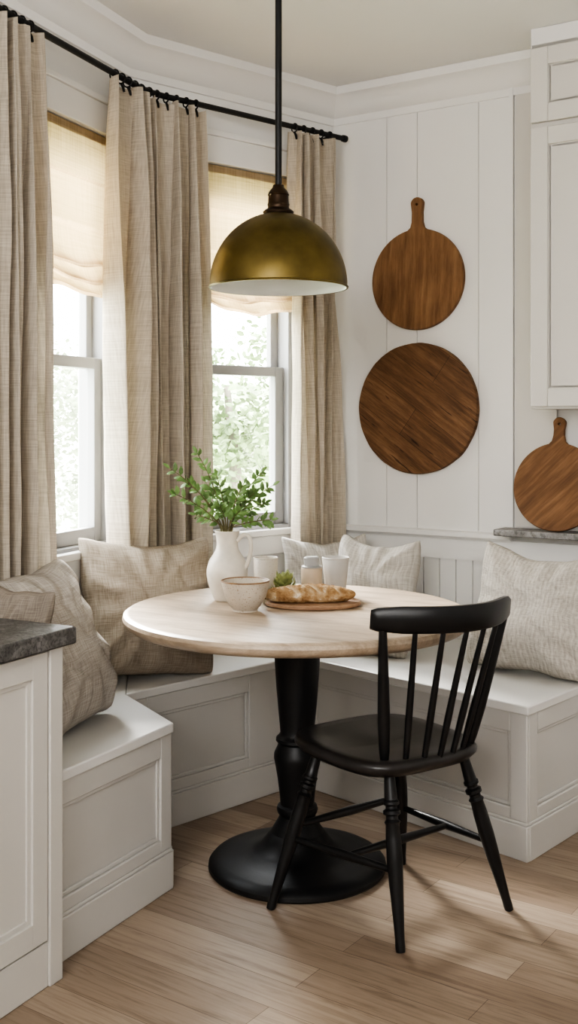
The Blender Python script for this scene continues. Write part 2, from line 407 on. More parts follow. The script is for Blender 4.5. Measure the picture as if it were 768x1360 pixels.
# ------------------------------------------------------------------ curtain rod & curtains
RZ = 2.469; RO = .092
rodpath = off_path([W12-D1*1.6, W12, W23-D2*.012], RO)
rp0, rpb, rp2 = rodpath; rp2 = rp2 - D2*.012
LB = (rpb-rp0).length; LE = LB + (rp2-rpb).length
def rodpt(l):
    w = .07
    if l <= LB: p = rp0 + D1*l
    else: p = rpb + D2*(l-LB)
    k = max(0, min(1, (l-LB+w)/(2*w))); k = k*k*(3-2*k)
    n = (right(D1)*(1-k) + right(D2)*k).normalized()
    x = abs(l-LB)
    if x < w: p = p + n*(.012*(1-x/w)**2)
    return p, n
rod = thing('curtain_rod', (rpb.x, rpb.y, RZ), 'long black metal curtain rod bending around the bay', 'curtain rod')
bm = bmesh.new(); pts = []
NL = 60
for i in range(NL+1):
    p, n = rodpt(LE*i/NL); pts.append((p.x, p.y, RZ))
tube(bm, pts, .0105, 12); finish('pole', bm, M['iron'], rod)
p, n = rodpt(LE); bm = bmesh.new()
tube(bm, [(p.x-D2.x*.012,p.y-D2.y*.012,RZ),(p.x,p.y,RZ),(p.x+D2.x*.008,p.y+D2.y*.008,RZ)], [.0135,.0145,.0135], 14); finish('finial', bm, M['iron'], rod)
for l in (LB-.02, LB+.90):
    p, n = rodpt(l); bm = bmesh.new()
    q = p - n*(RO-.002 if abs(l-LB) > .1 else RO+.003)
    tube(bm, [(q.x,q.y,RZ), (p.x,p.y,RZ)], .006, 8); finish('bracket', bm, M['iron'], rod)

def curtain(lt, lb, npl, zb, amp, seed, label, nring):
    NS, NZ = 80+npl*20, 56
    ztop = RZ-.022
    rows, uvs = [], []
    for i in range(NS+1):
        a = i/NS; r = []; q = []
        for j in range(NZ+1):
            f = j/NZ
            k = f**.8
            l = (lt[0]+(lt[1]-lt[0])*a)*(1-k) + (lb[0]+(lb[1]-lb[0])*a)*k
            ph = 2*PI*(npl*a + .85*noise.noise(V(a*npl*.55+seed, f*.8, seed)))
            am = amp*(.55+.45*min(1, f*2.5)) * (.85+.85*noise.noise(V(a*npl*.5, f*.5+3, seed*2)))
            s_ = math.sin(ph); s_ = math.copysign(abs(s_)**.75, s_)
            off = am*(s_ + .28*math.sin(2.3*ph+1.3+f*1.5)) + .007*noise.noise(V(a*20, f*6, seed))
            off = max(-.052, off)
            l2 = l + .66*am*math.cos(ph)
            p, n = rodpt(l2)
            p = p + n*(off + .014)
            z = ztop + (zb-ztop)*f + (.006*math.sin(ph+seed) if j == 0 else 0)
            r.append(V(p.x, p.y, z)); q.append((a*abs(lt[1]-lt[0])*2.2, z))
        rows.append(r); uvs.append(q)
    pc, nc = rodpt((lb[0]+lb[1])/2)
    root = thing('curtain', (pc.x, pc.y, zb), label, 'curtain', 'linen curtains on the bay rod')
    bm = bmesh.new(); grid_uv(bm, rows, uvs); finish('panel', bm, M['curtain'], root, smooth=80, flip=False)
    for i in range(nring):
        l = lt[0] + (lt[1]-lt[0])*(i+.5)/nring
        p, n = rodpt(l)
        bm = bmesh.new()
        tube(bm, [V(p.x, p.y, RZ-.004) + V(n.x*math.cos(t)*.017, n.y*math.cos(t)*.017, math.sin(t)*.017) for t in [2*PI*k/14 for k in range(14)]], .0028, 6, True)
        tube(bm, [(p.x,p.y,RZ-.021), (p.x+n.x*.008,p.y+n.y*.008,RZ-.034), (p.x+n.x*.012,p.y+n.y*.012,RZ-.05)], [.004,.005,.004], 6)
        finish('ring', bm, M['iron'], root)
curtain((LB-1.05, LB-.68), (LB-1.05, LB-.645), 5, .835, .045, 1.3, 'beige linen curtain at the left edge, beside the dark stone countertop', 9)
curtain((LB-.245, LB+.23), (LB-.222, LB+.26), 6, .60, .048, 4.7, 'wide beige linen curtain hanging between the two windows', 11)
curtain((LB+.665, LB+.90), (LB+.665, LB+.935), 4, .56, .040, 8.2, 'narrow beige linen curtain in the corner beside the panelled wall', 5)

# ------------------------------------------------------------------ built-in benches
BT = .465
Q = Vector((-.535, 2.57)); DC = rad2(62); NC = Vector((-DC.y, DC.x))
def q2(d, n): return Q + DC*d + NC*n
def shaker(bm, F, t0, t1, z0, z1, stl, st_r, rb, rt, th=.013, n0=0):
    F.box(bm, t0, t0+stl, n0, n0+th, z0, z1); F.box(bm, t1-st_r, t1, n0, n0+th, z0, z1)
    F.box(bm, t0+stl, t1-st_r, n0, n0+th, z0, z0+rb); F.box(bm, t0+stl, t1-st_r, n0, n0+th, z1-rt, z1)
    m = .012; a, b, c, d = t0+stl, t1-st_r, z0+rb, z1-rt
    F.box(bm, a, a+m, n0, n0+th*.5, c, d); F.box(bm, b-m, b, n0, n0+th*.5, c, d)
    F.box(bm, a+m, b-m, n0, n0+th*.5, c, c+m); F.box(bm, a+m, b-m, n0, n0+th*.5, d-m, d)
def bench(poly, ins, faces, label):
    cx = sum(p.x for p in poly)/len(poly); cy = sum(p.y for p in poly)/len(poly)
    root = thing('built_in_bench', (cx, cy, 0), label, 'bench', 'built-in window benches')
    bm = bmesh.new(); prism(bm, poly, BT-.028, BT); finish('seat_top', bm, M['benchtop'], root, bevel=.004)
    area = sum(poly[i].x*poly[(i+1)%len(poly)].y - poly[(i+1)%len(poly)].x*poly[i].y for i in range(len(poly)))
    sg = -1 if area > 0 else 1
    body = off_path(poly, [sg*x for x in ins], True)
    bm = bmesh.new(); prism(bm, body, 0, BT-.028); finish('body', bm, M['bench'], root)
    for e, c0, c1, sl, sr in faces:
        a, b = body[e], body[(e+1) % len(body)]
        d = (b-a).normalized(); n = Vector((d.y, -d.x))*(-sg)
        F = Frame(a, d, n); L = (b-a).length
        bm = bmesh.new(); shaker(bm, F, c0, L-c1, .115, BT-.028, sl, sr, .035, .06)
        finish('panel_frame', bm, M['bench'], root, bevel=.003)
        bm = bmesh.new(); F.box(bm, c0-(.004 if c0 <= 0 else 0), L-c1+(.004 if c1 <= 0 else 0), 0, .018, 0, .105); F.box(bm, c0, L-c1, 0, .015, .105, .115)
        finish('base_trim', bm, M['bench'], root, bevel=.003)
    return root
P1 = q2(.535, .045); P0 = q2(.006, .045); P2 = Vector((-.507, 3.388)); K = Vector((.037, 3.932)); E = Vector((.708, 3.232))
g = .004
Wi = off_path([W0, W12, W23, W3], g)
dE = rad2(49); E2 = line_x(E, dE, Wi[2], D3)
N0 = line_x(q2(.006, 0), NC, Wi[0], D1)
bench([P0, P1, P2, Wi[1], N0], [.02, .012, 0, 0, 0], [(0, .0, .0, .05, .05), (1, .0, .02, .05, .05)], 'white built-in bench block jutting out beside the dark stone countertop')
gap = D2*.0015
bench([P2+gap, K, Wi[2], Wi[1]+gap], [.02, 0, 0, 0], [(0, .012, .022, .06, .25)], 'white built-in bench section under the curtain between the windows')
bench([K+V(.002,.002,0).xy, E, E2, Wi[2]+D3*.003], [.02, .02, 0, 0], [(0, .022, -.013, .05, .06), (1, .0, .0, .05, .05)], 'white built-in bench along the panelled wall, behind the black chair')

# ------------------------------------------------------------------ left cabinet and countertop
FC = Frame(Q, -DC, -NC)
Wb = off_path([W0, W12], .012)
def back(d): return line_x(q2(d, 0), NC, Wb[0], D1)
CLN = -1.0
root = thing('base_cabinet', (q2(-.5,.25).x, q2(-.5,.25).y, 0), 'white painted base cabinet under the dark stone countertop', 'cabinet')
bm = bmesh.new(); prism(bm, [q2(0,.014), q2(CLN,.014), back(CLN), back(0)], 0, .784); finish('body', bm, M['cab'], root)
bm = bmesh.new(); FC.box(bm, 0, .046, -.014, .004, 0, .784); finish('end_stile', bm, M['cab'], root, bevel=.003)
bm = bmesh.new(); FC.box(bm, .046, 1.0, -.014, -.002, 0, .105); finish('base_trim', bm, M['cab'], root, bevel=.003)
for a, b in ((.05, .52), (.526, .996)):
    bm = bmesh.new(); FC.box(bm, a, b, -.014, -.012, .11, .775); shaker(bm, FC, a, b, .11, .778, .05, .055, .055, .055, .014, -.014); finish('door', bm, M['cab'], root, bevel=.0025)
bm = bmesh.new(); prism(bm, [q2(.03,-.022), q2(CLN,-.022), back(CLN), back(.03)], .7845, .826)
tag(finish('countertop', bm, M['stone'], origin=q2(-.5,.25).to_3d()+V(0,0,.7845), bevel=.006), 'dark grey stone countertop over the white cabinet at left', 'countertop')

# ------------------------------------------------------------------ upper cabinet, ledge
CD = .30
root = thing('wall_cabinet', F3.P(1.2, CD/2, 1.354), 'tall off-white wall cabinet with shaker doors, above the leaning board', 'cabinet')
bm = bmesh.new(); F3.box(bm, CABT, 1.45, .001, CD-.02, 1.354, 2.62); finish('body', bm, M['cab'], root, bevel=.003)
for z0, z1 in ((1.362, 2.325), (2.343, 2.60)):
    bm = bmesh.new(); F3.box(bm, CABT+.004, 1.435, CD-.019, CD-.010, z0+.02, z1-.02)
    shaker(bm, F3, CABT+.004, 1.435, z0, z1, .062, .062, .062, .062, .018, CD-.019); finish('door', bm, M['cab'], root, bevel=.003)
bm = bmesh.new()
sweep(bm, [F3.P(CABT,.1,0).xy, F3.P(CABT, CD-.02, 0).xy, F3.P(1.45, CD-.02, 0).xy],
      [(0,2.60),(-.012,2.60),(-.016,2.62),(-.04,2.64),(-.055,2.65),(-.057,2.674),(0,2.674)])
finish('crown', bm, M['trim'], root)
bm = bmesh.new(); F3.box(bm, PL+.02, CABT-.002, .001, .014, .915, 2.54); finish('side_panel', bm, M['cab'], root)
bm = bmesh.new(); F3.box(bm, .762, 1.45, .019, .13, .888, .912)
tag(finish('stone_ledge', bm, M['ledge'], origin=F3.P(1.1,.06,.888), bevel=.004), 'thin grey stone ledge below the leaning round board at right', 'ledge')

# ------------------------------------------------------------------ round boards
def board(name, r, th, mat, hl=0, hw=0):
    cu = bpy.data.curves.new(name, 'CURVE'); cu.dimensions = '2D'; cu.fill_mode = 'BOTH'; cu.extrude = th/2-.003; cu.bevel_depth = .003; cu.bevel_resolution = 2
    pts = []
    if hl:
        half = hw/2; a0 = math.asin(min(1, half*1.9/r))
        N_ = 90
        for i in range(N_+1):
            a = PI/2 - a0 - (2*PI-2*a0)*i/N_
            pts.append((r*math.cos(a), r*math.sin(a)))
        top = r + hl - half*1.15
        pts += [(-half*1.25, r*math.cos(a0)+.012), (-half*.95, r+.03), (-half*.9, r+hl*.55), (-half*1.1, top)]
        for i in range(1, 12):
            a = PI - PI*i/12; pts.append((half*1.15*math.cos(a), top+half*1.15*math.sin(a)))
        pts += [(half*1.1, top), (half*.9, r+hl*.55), (half*.95, r+.03), (half*1.25, r*math.cos(a0)+.012)]
    else:
        for i in range(180):
            k = r*(1+.008*noise.noise(V(i*.13,0,1))-.012*max(0, noise.noise(V(i*.45,3,1))-.25))
            pts.append((k*math.cos(2*PI*i/180), k*math.sin(2*PI*i/180)))
    def sp(pp):
        s = cu.splines.new('POLY'); s.points.add(len(pp)-1); s.use_cyclic_u = True
        for q, (x, y) in zip(s.points, pp): q.co = (x, y, 0, 1)
    sp(pts)
    if hl: sp([(.0075*math.cos(2*PI*i/16), r+hl-hw*.62+.0075*math.sin(2*PI*i/16)) for i in range(16)])
    tmp = bpy.data.objects.new('tmp', cu); C.objects.link(tmp)
    me = bpy.data.meshes.new_from_object(tmp.evaluated_get(bpy.context.evaluated_depsgraph_get()))
    bpy.data.objects.remove(tmp)
    me.materials.clear(); me.materials.append(mat)
    for p in me.polygons: p.use_smooth = True
    me.set_sharp_from_angle(angle=math.radians(30))
    o = bpy.data.objects.new(name, me); C.objects.link(o)
    return o
def place(o, loc, x, y):
    x = Vector(x).normalized(); y = Vector(y).normalized(); z = x.cross(y)
    o.matrix_world = Matrix(((x.x,y.x,z.x,loc[0]),(x.y,y.y,z.y,loc[1]),(x.z,y.z,z.z,loc[2]),(0,0,0,1)))
d3 = D3.to_3d(); n3 = right(D3).to_3d()
o = board('cutting_board', .197, .022, M['board'], .125, .042); place(o, F3.P(.399, .0185, 1.873), d3, (0,0,1))
tag(o, 'round wooden cutting board with handle hanging high on panelled wall', 'cutting board', 'round wooden boards on the wall')
o = board('cutting_board', .256, .026, M['board2']); place(o, F3.P(.399, .0205, 1.362), d3, (0,0,1))
tag(o, 'large handleless round wooden board with dark cracks, lower on panelled wall', 'cutting board', 'round wooden boards on the wall')
o = board('cutting_board', .158, .02, M['board3'], .095, .036); la = math.radians(9)
up = V(0,0,1)*math.cos(la) - n3*math.sin(la)
place(o, F3.P(.985, .10, .916) + up*.1585, d3, up)
tag(o, 'round wooden board with handle leaning on the stone ledge', 'cutting board', 'round wooden boards on the wall')

# ------------------------------------------------------------------ pedestal table
TC = V(.0244, 3.22, 0); TZ = .758
root = thing('pedestal_table', TC, 'round pale wooden pedestal table with black turned iron base', 'table')
bm = bmesh.new()
lathe(bm, TC, [(0,TZ-.045),(.46,TZ-.045),(.492,TZ-.040),(.507,TZ-.028),(.511,TZ-.016),(.508,TZ-.006),(.500,TZ-.001),(.49,TZ),(0,TZ)], 128)
finish('tabletop', bm, M['tabletop'], root)
bm = bmesh.new()
lathe(bm, TC, [(0,.712),(.068,.712),(.068,.66),(.0665,.60),(.062,.53),(.056,.46),(.052,.42),(.050,.395),(.054,.388),(.062,.38),(.063,.372),(.056,.364),(.060,.352),(.068,.335),(.069,.32),(.065,.30),(.058,.26),(.052,.21),(.050,.185),(.058,.180),(.061,.17),(.058,.16),(.052,.152),(.056,.142),(.066,.125),(.078,.105),(0,.105)], 48)
finish('column', bm, M['iron'], root)
bm = bmesh.new()
lathe(bm, TC, [(0,.108),(.074,.108),(.085,.098),(.094,.085),(.110,.066),(.135,.052),(.18,.042),(.225,.034),(.252,.026),(.261,.016),(.262,.006),(.257,0),(0,0)], 96)
finish('base', bm, M['iron'], root)
bm = bmesh.new(); lathe(bm, TC, [(0,.695),(.15,.695),(.155,.70),(.155,.7125),(0,.7125)], 40); finish('mounting_plate', bm, M['iron'], root)

# ------------------------------------------------------------------ chair
cc = Vector((.29, 2.965)); cl = rad2(34); cf = Vector((-cl.y, cl.x))
def cp(f, l, z): p = cc + cf*f + cl*l; return V(p.x, p.y, z)
root = thing('spindle_chair', (cc.x, cc.y, 0), 'black spindle-back wooden chair drawn up to the round table', 'chair')
SZ = .452
bm = bmesh.new()
NA = 72
def seat_r(a):
    x, y = math.cos(a), math.sin(a); n_ = 3.6
    r = 1/((abs(x)/.222)**n_ + (abs(y)/.214)**n_)**(1/n_)
    if x < 0: r *= 1-.05*abs(x)
    return r
def ring(fr, z, dish=0):
    res = []
    for k in range(NA):
        a = 2*PI*k/NA; r = seat_r(a)*fr
        f_, l_ = r*math.cos(a)+.022, r*math.sin(a)-.016
        zz = z - dish*(.016*max(0, 1-(fr/.92)**2) * (1 - .35*max(0, math.cos(a))) )
        res.append(bm.verts.new(cp(f_, l_, zz)))
    return res
rws = []
for fr in [.12,.3,.5,.65,.8,.92]: rws.append(ring(fr, SZ, 1))
rws.append(ring(.975, SZ-.003)); rws.append(ring(1.0, SZ-.012)); rws.append(ring(.995, SZ-.022)); rws.append(ring(.93, SZ-.038)); rws.append(ring(.3, SZ-.040))
for a, b in zip(rws, rws[1:]):
    for k in range(NA): bm.faces.new((a[k], a[(k+1)%NA], b[(k+1)%NA], b[k]))
bm.faces.new(rws[0]); bm.faces.new(rws[-1][::-1])
finish('seat', bm, M['seatblack'], root, smooth=50)
feet = [(.166,-.298), (-.215,-.162), (-.198,.230), (.2,.19)]
tops = [(.13,-.165), (-.125,-.125), (-.125,.13), (.13,.12)]
legs = []
LP = [(0,.013),(.04,.014),(.10,.0155),(.16,.017),(.17,.0205),(.185,.0205),(.195,.015),(.21,.015),(.22,.022),(.24,.022),(.25,.0155),(.27,.0155),(.285,.021),(.30,.0175),(.38,.0195),(.50,.0205),(.62,.0185),(.80,.0145),(.93,.012),(.97,.0125),(1,.0115)]
for f_, t_ in zip(feet, tops):
    a, b = cp(t_[0], t_[1], SZ-.037), cp(f_[0], f_[1], 0)
    legs.append((a, b)); bm = bmesh.new(); turned(bm, a, b, LP, 16); finish('leg', bm, M['black'], root)
def lerpleg(i, t): return legs[i][0].lerp(legs[i][1], t)
SP = [(0,.008),(.2,.0095),(.5,.0125),(.8,.0095),(1,.008)]
st = [(lerpleg(0,.56), lerpleg(1,.56)), (lerpleg(3,.56), lerpleg(2,.56)), (lerpleg(0,.48), lerpleg(3,.48))]
st.append((st[0][0].lerp(st[0][1], .55), st[1][0].lerp(st[1][1], .55)))
for a, b in st:
    bm = bmesh.new(); turned(bm, a, b, SP, 12); finish('stretcher', bm, M['black'], root)
CZ = .815
def crest_c(s): return (-.268 + .095*abs(s)**1.9 - .022*s), .205*s+.014
def seat_c(s): return (-.178 + .055*abs(s)**2 - .01*s), .148*s
bm = bmesh.new(); NC_ = 36; rr = []
for i in range(NC_+1):
    s = -1.04 + 2.08*i/NC_; f_, l_ = crest_c(s)
    f2, l2 = crest_c(s+.01); tx, ty = f2-f_, l2-l_; ln = math.hypot(tx, ty); nx, ny = -ty/ln, tx/ln
    h = .034 - .006*max(0, abs(s)-.75)/.3; w = .0125
    if abs(s) > 1.0: h *= .86
    pr = [(-w,-h*.8),(-w,h*.75),(-w*.5,h),(w*.5,h),(w,h*.75),(w,-h*.8),(w*.5,-h),(-w*.5,-h)]
    rr.append([bm.verts.new(cp(f_+nx*a_ - .10*b_, l_+ny*a_, CZ+b_)) for a_, b_ in pr])
for a, b in zip(rr, rr[1:]):
    for k in range(8): bm.faces.new((a[k], a[(k+1)%8], b[(k+1)%8], b[k]))
bm.faces.new(rr[0]); bm.faces.new(rr[-1][::-1])
finish('crest_rail', bm, M['black'], root, smooth=45)
for i in range(7):
    s = -.93 + 1.86*i/6; a_ = seat_c(s); b_ = crest_c(s)
    p0, p1 = cp(a_[0], a_[1], SZ-.008), cp(b_[0]+.002, b_[1], CZ-.022)
    bm = bmesh.new()
    if i in (0, 6): turned(bm, p0, p1, [(0,.011),(.08,.014),(.3,.0165),(.6,.0145),(1,.0105)], 14); finish('back_post', bm, M['black'], root)
    else: turned(bm, p0, p1, [(0,.0075),(.3,.0095),(.6,.0085),(1,.0065)], 12); finish('spindle', bm, M['black'], root)

# ------------------------------------------------------------------ pendant lamp
PC = V(-.031, 3.22, 1.703)
root = thing('pendant_lamp', (PC.x, PC.y, CEIL), 'brass dome pendant lamp on black rod above the table', 'lamp')
R_, H_ = .2035, .222
outer = [(R_+.002, 0), (R_+.003, .004)] + [(R_*math.cos(a), .006+(H_-.006)*math.sin(a)) for a in [math.radians(x) for x in range(0, 82, 4)]]
bm = bmesh.new(); lathe(bm, PC, [(R_-.003, 0)] + outer + [(.03, H_-.001),(.022, H_-.003)], 96)
sh = finish('lamp_shade', bm, M['brass'], root, smooth=50)
bm = bmesh.new(); lathe(bm, PC, [(R_-.0025, .0005)] + [((R_-.005)*math.cos(a), .002+(H_-.012)*math.sin(a)) for a in [math.radians(x) for x in range(0, 90, 5)]] + [(0, H_-.010)], 96)
finish('inner_liner', bm, M['enamel'], sh, smooth=60)
bm = bmesh.new(); lathe(bm, PC, [(0,H_-.004),(.044,H_-.004),(.046,H_+.003),(.040,H_+.009),(.032,H_+.013),(.031,H_+.02),(.033,H_+.024),(.031,H_+.03),(.030,H_+.05),(.032,H_+.053),(.030,H_+.058),(.026,H_+.066),(.018,H_+.074),(.016,H_+.082),(0,H_+.082)], 40)
finish('cap', bm, M['bronze'], root)
bm = bmesh.new(); tube(bm, [(PC.x,PC.y,PC.z+H_+.075), (PC.x,PC.y,CEIL-.02)], .0098, 16); finish('rod', bm, M['iron'], root)
bm = bmesh.new(); lathe(bm, (PC.x,PC.y,CEIL-.028), [(0,0),(.05,0),(.06,.008),(.062,.0275),(0,.0275)], 40); finish('canopy', bm, M['iron'], root)
bm = bmesh.new(); lathe(bm, (PC.x,PC.y,PC.z+.09), [(0,0),(.016,.004),(.028,.018),(.031,.036),(.026,.056),(.014,.075),(.013,.125),(0,.125)], 24); finish('bulb', bm, M['enamel'], root)

# ------------------------------------------------------------------ tableware
def tp(u, v): Y = 1450*(1.31-TZ)/(v-560); return V((u-384)/1450*Y, Y, TZ)
def vessel(bm, c, prof, th=.004, seg=40):
    inn = [(max(r-th, .002), z if i == len(prof)-1 else z+ (th if i == 0 else 0)) for i, (r, z) in enumerate(prof)]
    lathe(bm, c, [(0, prof[0][1])] + prof + [(prof[-1][0]-th*.5, prof[-1][1]+th*.4)] + inn[::-1] + [(0, prof[0][1]+th)], seg)
def sm(p, n=6):
    out = []
    for i in range(len(p)-1):
        p0, p1, p2, p3 = p[max(i-1,0)], p[i], p[i+1], p[min(i+2,len(p)-1)]
        for k in range(n):
            t = k/n
            out.append(tuple(.5*((2*p1[q]) + (-p0[q]+p2[q])*t + (2*p0[q]-5*p1[q]+4*p2[q]-p3[q])*t*t + (-p0[q]+3*p1[q]-3*p2[q]+p3[q])*t**3) for q in (0,1)))
    return out + [p[-1]]
vb = tp(302, 797)
root = thing('pitcher', vb, 'tall cream ceramic pitcher with loop handle holding the greenery', 'pitcher')
bm = bmesh.new(); vessel(bm, vb, sm([(.036,0),(.042,.006),(.058,.05),(.064,.088),(.056,.122),(.038,.152),(.033,.175),(.035,.2),(.040,.214)]))
finish('body', bm, M['ceramic'], root, smooth=60)
hd = V(.93,-.36,0)
bm = bmesh.new(); hp = [(.034,.185),(.055,.204),(.074,.198),(.08,.17),(.076,.14),(.066,.112),(.058,.1)]
hs = sm(hp, 5); tube(bm, [vb+hd*a+V(0,0,b) for a, b in hs], [.0062]*len(hs), 10); finish('handle', bm, M['ceramic'], root)
root = thing('greenery', vb+V(0,0,.012), 'loose bunch of leafy green branches standing in the pitcher', 'plant')
mouth = vb+V(0,0,.214)
tips = [(226,622,-.05),(262,602,.03),(232,656,-.07),(273,640,.06),(288,632,-.04),(304,655,.04),(324,642,-.06),(347,628,.04),(362,645,-.03),(352,668,.06),(360,690,-.07),(260,684,.03),(320,678,-.09),(338,655,-.02),(292,672,-.08),(246,640,.01)]
bs = bmesh.new(); bl = bmesh.new(); rnd = random.Random(5)
for u, v, dy in tips:
    Y = vb.y+dy; tip = V((u-384)/1450*Y, Y, 1.31-(v-560)/1450*Y)
    p0 = vb+V(rnd.uniform(-.012,.012), rnd.uniform(-.012,.012), .1); p1 = mouth+V((tip.x-mouth.x)*.12, dy*.12, .012)
    c1 = p1 + V((tip.x-p1.x)*.3, (tip.y-p1.y)*.3, (tip.z-p1.z)*.62)
    pts = [p0] + [(p1*(1-t)**2 + c1*2*t*(1-t) + tip*t*t) for t in [k/8 for k in range(9)]]
    tube(bs, pts, [.0022]*2+[.002-.00013*k for k in range(8)], 6)
    for k in range(3, len(pts)):
        t = (pts[k]-pts[k-1]).normalized()
        for sg in (1,-1):
            if k < 4 and rnd.random() < .5: continue
            for rep in range(2 if k > 5 and rnd.random() < .5 else 1):
                side = t.cross(V(rnd.uniform(-.4,.4), 1, rnd.uniform(-.4,.4))).normalized()*sg
                d = side*rnd.uniform(.6,1) + t*rnd.uniform(.3,.9) + V(0, rnd.uniform(-.7,.7), rnd.uniform(-.1,.3))
                leaf(bl, pts[k].lerp(pts[k-1], rnd.random()*.8), d, V(rnd.uniform(-.5,.5), -.6, .7), rnd.uniform(.022,.036), rnd.uniform(.012,.017))
    leaf(bl, tip, pts[-1]-pts[-2], V(0,-.7,.6), .028, .012)
finish('stems', bs, M['stem'], root); finish('leaves', bl, M['leaf'], root, flip=False, smooth=60)
bb = tp(326, 811)
root = thing('bowl', bb, 'speckled cream ceramic bowl with brown rim in front of the pitcher', 'bowl')
bm = bmesh.new(); vessel(bm, bb, sm([(.036,0),(.037,.006),(.048,.02),(.060,.042),(.067,.066),(.071,.086)]), .004); finish('body', bm, M['speckled'], root, smooth=60)
bm = bmesh.new(); tube(bm, [bb+V(.0695*math.cos(2*PI*k/48), .0695*math.sin(2*PI*k/48), .0875) for k in range(48)], .0024, 8, True); finish('rim', bm, M['glaze'], root)
sb = tp(416, 804)
bm = bmesh.new(); lathe(bm, sb+V(0,0,.0005), [(0,0),(.138,0),(.144,.004),(.144,.010),(.140,.014),(0,.014)], 64, 1, .72)
o = finish('bread_board', bm, M['breadboard'], origin=sb); tag(o, 'flat oval reddish wooden board under the bread loaf', 'cutting board')
lb = sb+V(-.012,-.02,.0152)
bm = bmesh.new(); NU, NV = 160, 44; rows = []
sc = bm.verts.layers.float.new('score')
ang = .06
for i in range(NU+1):
    t = -1+2*i/NU; r_ = max(0,(1-abs(t)**2.6))**.5; row = []
    for k in range(NV):
        a = 2*PI*k/NV
        y = .042*r_*math.cos(a); z = .028*r_*math.sin(a)
        w_ = (t*2.1 + y*11 + .5) % 1.0
        top = max(0, math.sin(a))*max(0, 1-(t/.9)**4)
        cut = max(0, 1-abs(w_-.5)/.12)
        lip = max(0, 1-abs(w_-.64)/.08)
        z += top*(-.007*cut + .004*lip)*r_
        z *= 1+.05*math.sin(t*5+1)
        z += (.004*noise.noise(V(t*8, math.cos(a)*2.5, math.sin(a)*2.5)) + .0025*noise.noise(V(t*26, math.cos(a)*8, math.sin(a)*8)))*r_
        x = .140*t
        z = max(z, -.020)
        vv = bm.verts.new(lb + V(x*math.cos(ang)-y*math.sin(ang), x*math.sin(ang)+y*math.cos(ang), z+.0205))
        vv[sc] = min(1, top*cut*1.2)*.75
        row.append(vv)
    rows.append(row)
for a, b in zip(rows, rows[1:]):
    for k in range(NV): bm.faces.new((a[k], a[(k+1)%NV], b[(k+1)%NV], b[k]))
bmesh.ops.remove_doubles(bm, verts=bm.verts[:], dist=.0003)
o = finish('bread_loaf', bm, M['bread'], origin=lb, smooth=70); tag(o, 'golden crusty bread loaf with slashed top on the wooden board', 'bread')
def cup(Y, u, prof, mat, name, label, cat, lid=None):
    c = V((u-384)/1450*Y, Y, TZ)
    root = thing(name, c, label, cat)
    bm = bmesh.new(); vessel(bm, c, prof, .0035); finish('body', bm, mat, root, smooth=60)
    if lid:
        bm = bmesh.new(); lathe(bm, c, lid, 32); finish('lid', bm, M['lidgrey'], root)
    else:
        H, r = prof[-1][1], prof[-1][0]-.0015
        bm = bmesh.new(); tube(bm, [c+V(r*math.cos(2*PI*k/40), r*math.sin(2*PI*k/40), H+.0008) for k in range(40)], .0022, 8, True); finish('rim', bm, mat, root)
cup(3.47, 353, [(.03,0),(.034,.004),(.037,.05),(.039,.118)], M['whiteware'], 'cup', 'tall pale stoneware cup standing right behind the brown-rimmed bowl', 'cup')
cup(3.40, 414, [(.030,0),(.033,.004),(.033,.094),(.031,.098)], M['beige'], 'canister', 'small beige canister with grey lid behind the bread loaf', 'canister', [(0,.098),(.0315,.0985),(.0315,.102),(.023,.104),(.023,.128),(.019,.132),(0,.132)])
cup(3.46, 446, [(.028,0),(.031,.004),(.037,.06),(.043,.12)], M['greyware'], 'cup', 'grey flared cup right of the beige canister', 'cup')
hb = V((378-384)/1450*3.40, 3.40, TZ)
bm = bmesh.new(); rnd = random.Random(3)
lathe(bm, hb, [(0,.001),(.014,.001),(.018,.01),(.022,.035),(.014,.055),(0,.06)], 14)
for k in range(46):
    a = k*2.4; h = .004+.055*(k/46); r = .02*(1-.5*k/46)
    d = V(math.cos(a)*(1-.5*k/46), math.sin(a)*(1-.5*k/46), .55+.5*k/46)
    leaf(bm, hb+V(math.cos(a)*r, math.sin(a)*r, h), d, V(math.cos(a),math.sin(a),.3), .036, .022)
o = finish('leafy_bunch', bm, M['leafpale'], origin=hb, flip=False); tag(o, 'small olive green leafy bunch between the bowl and the canister', 'herbs')

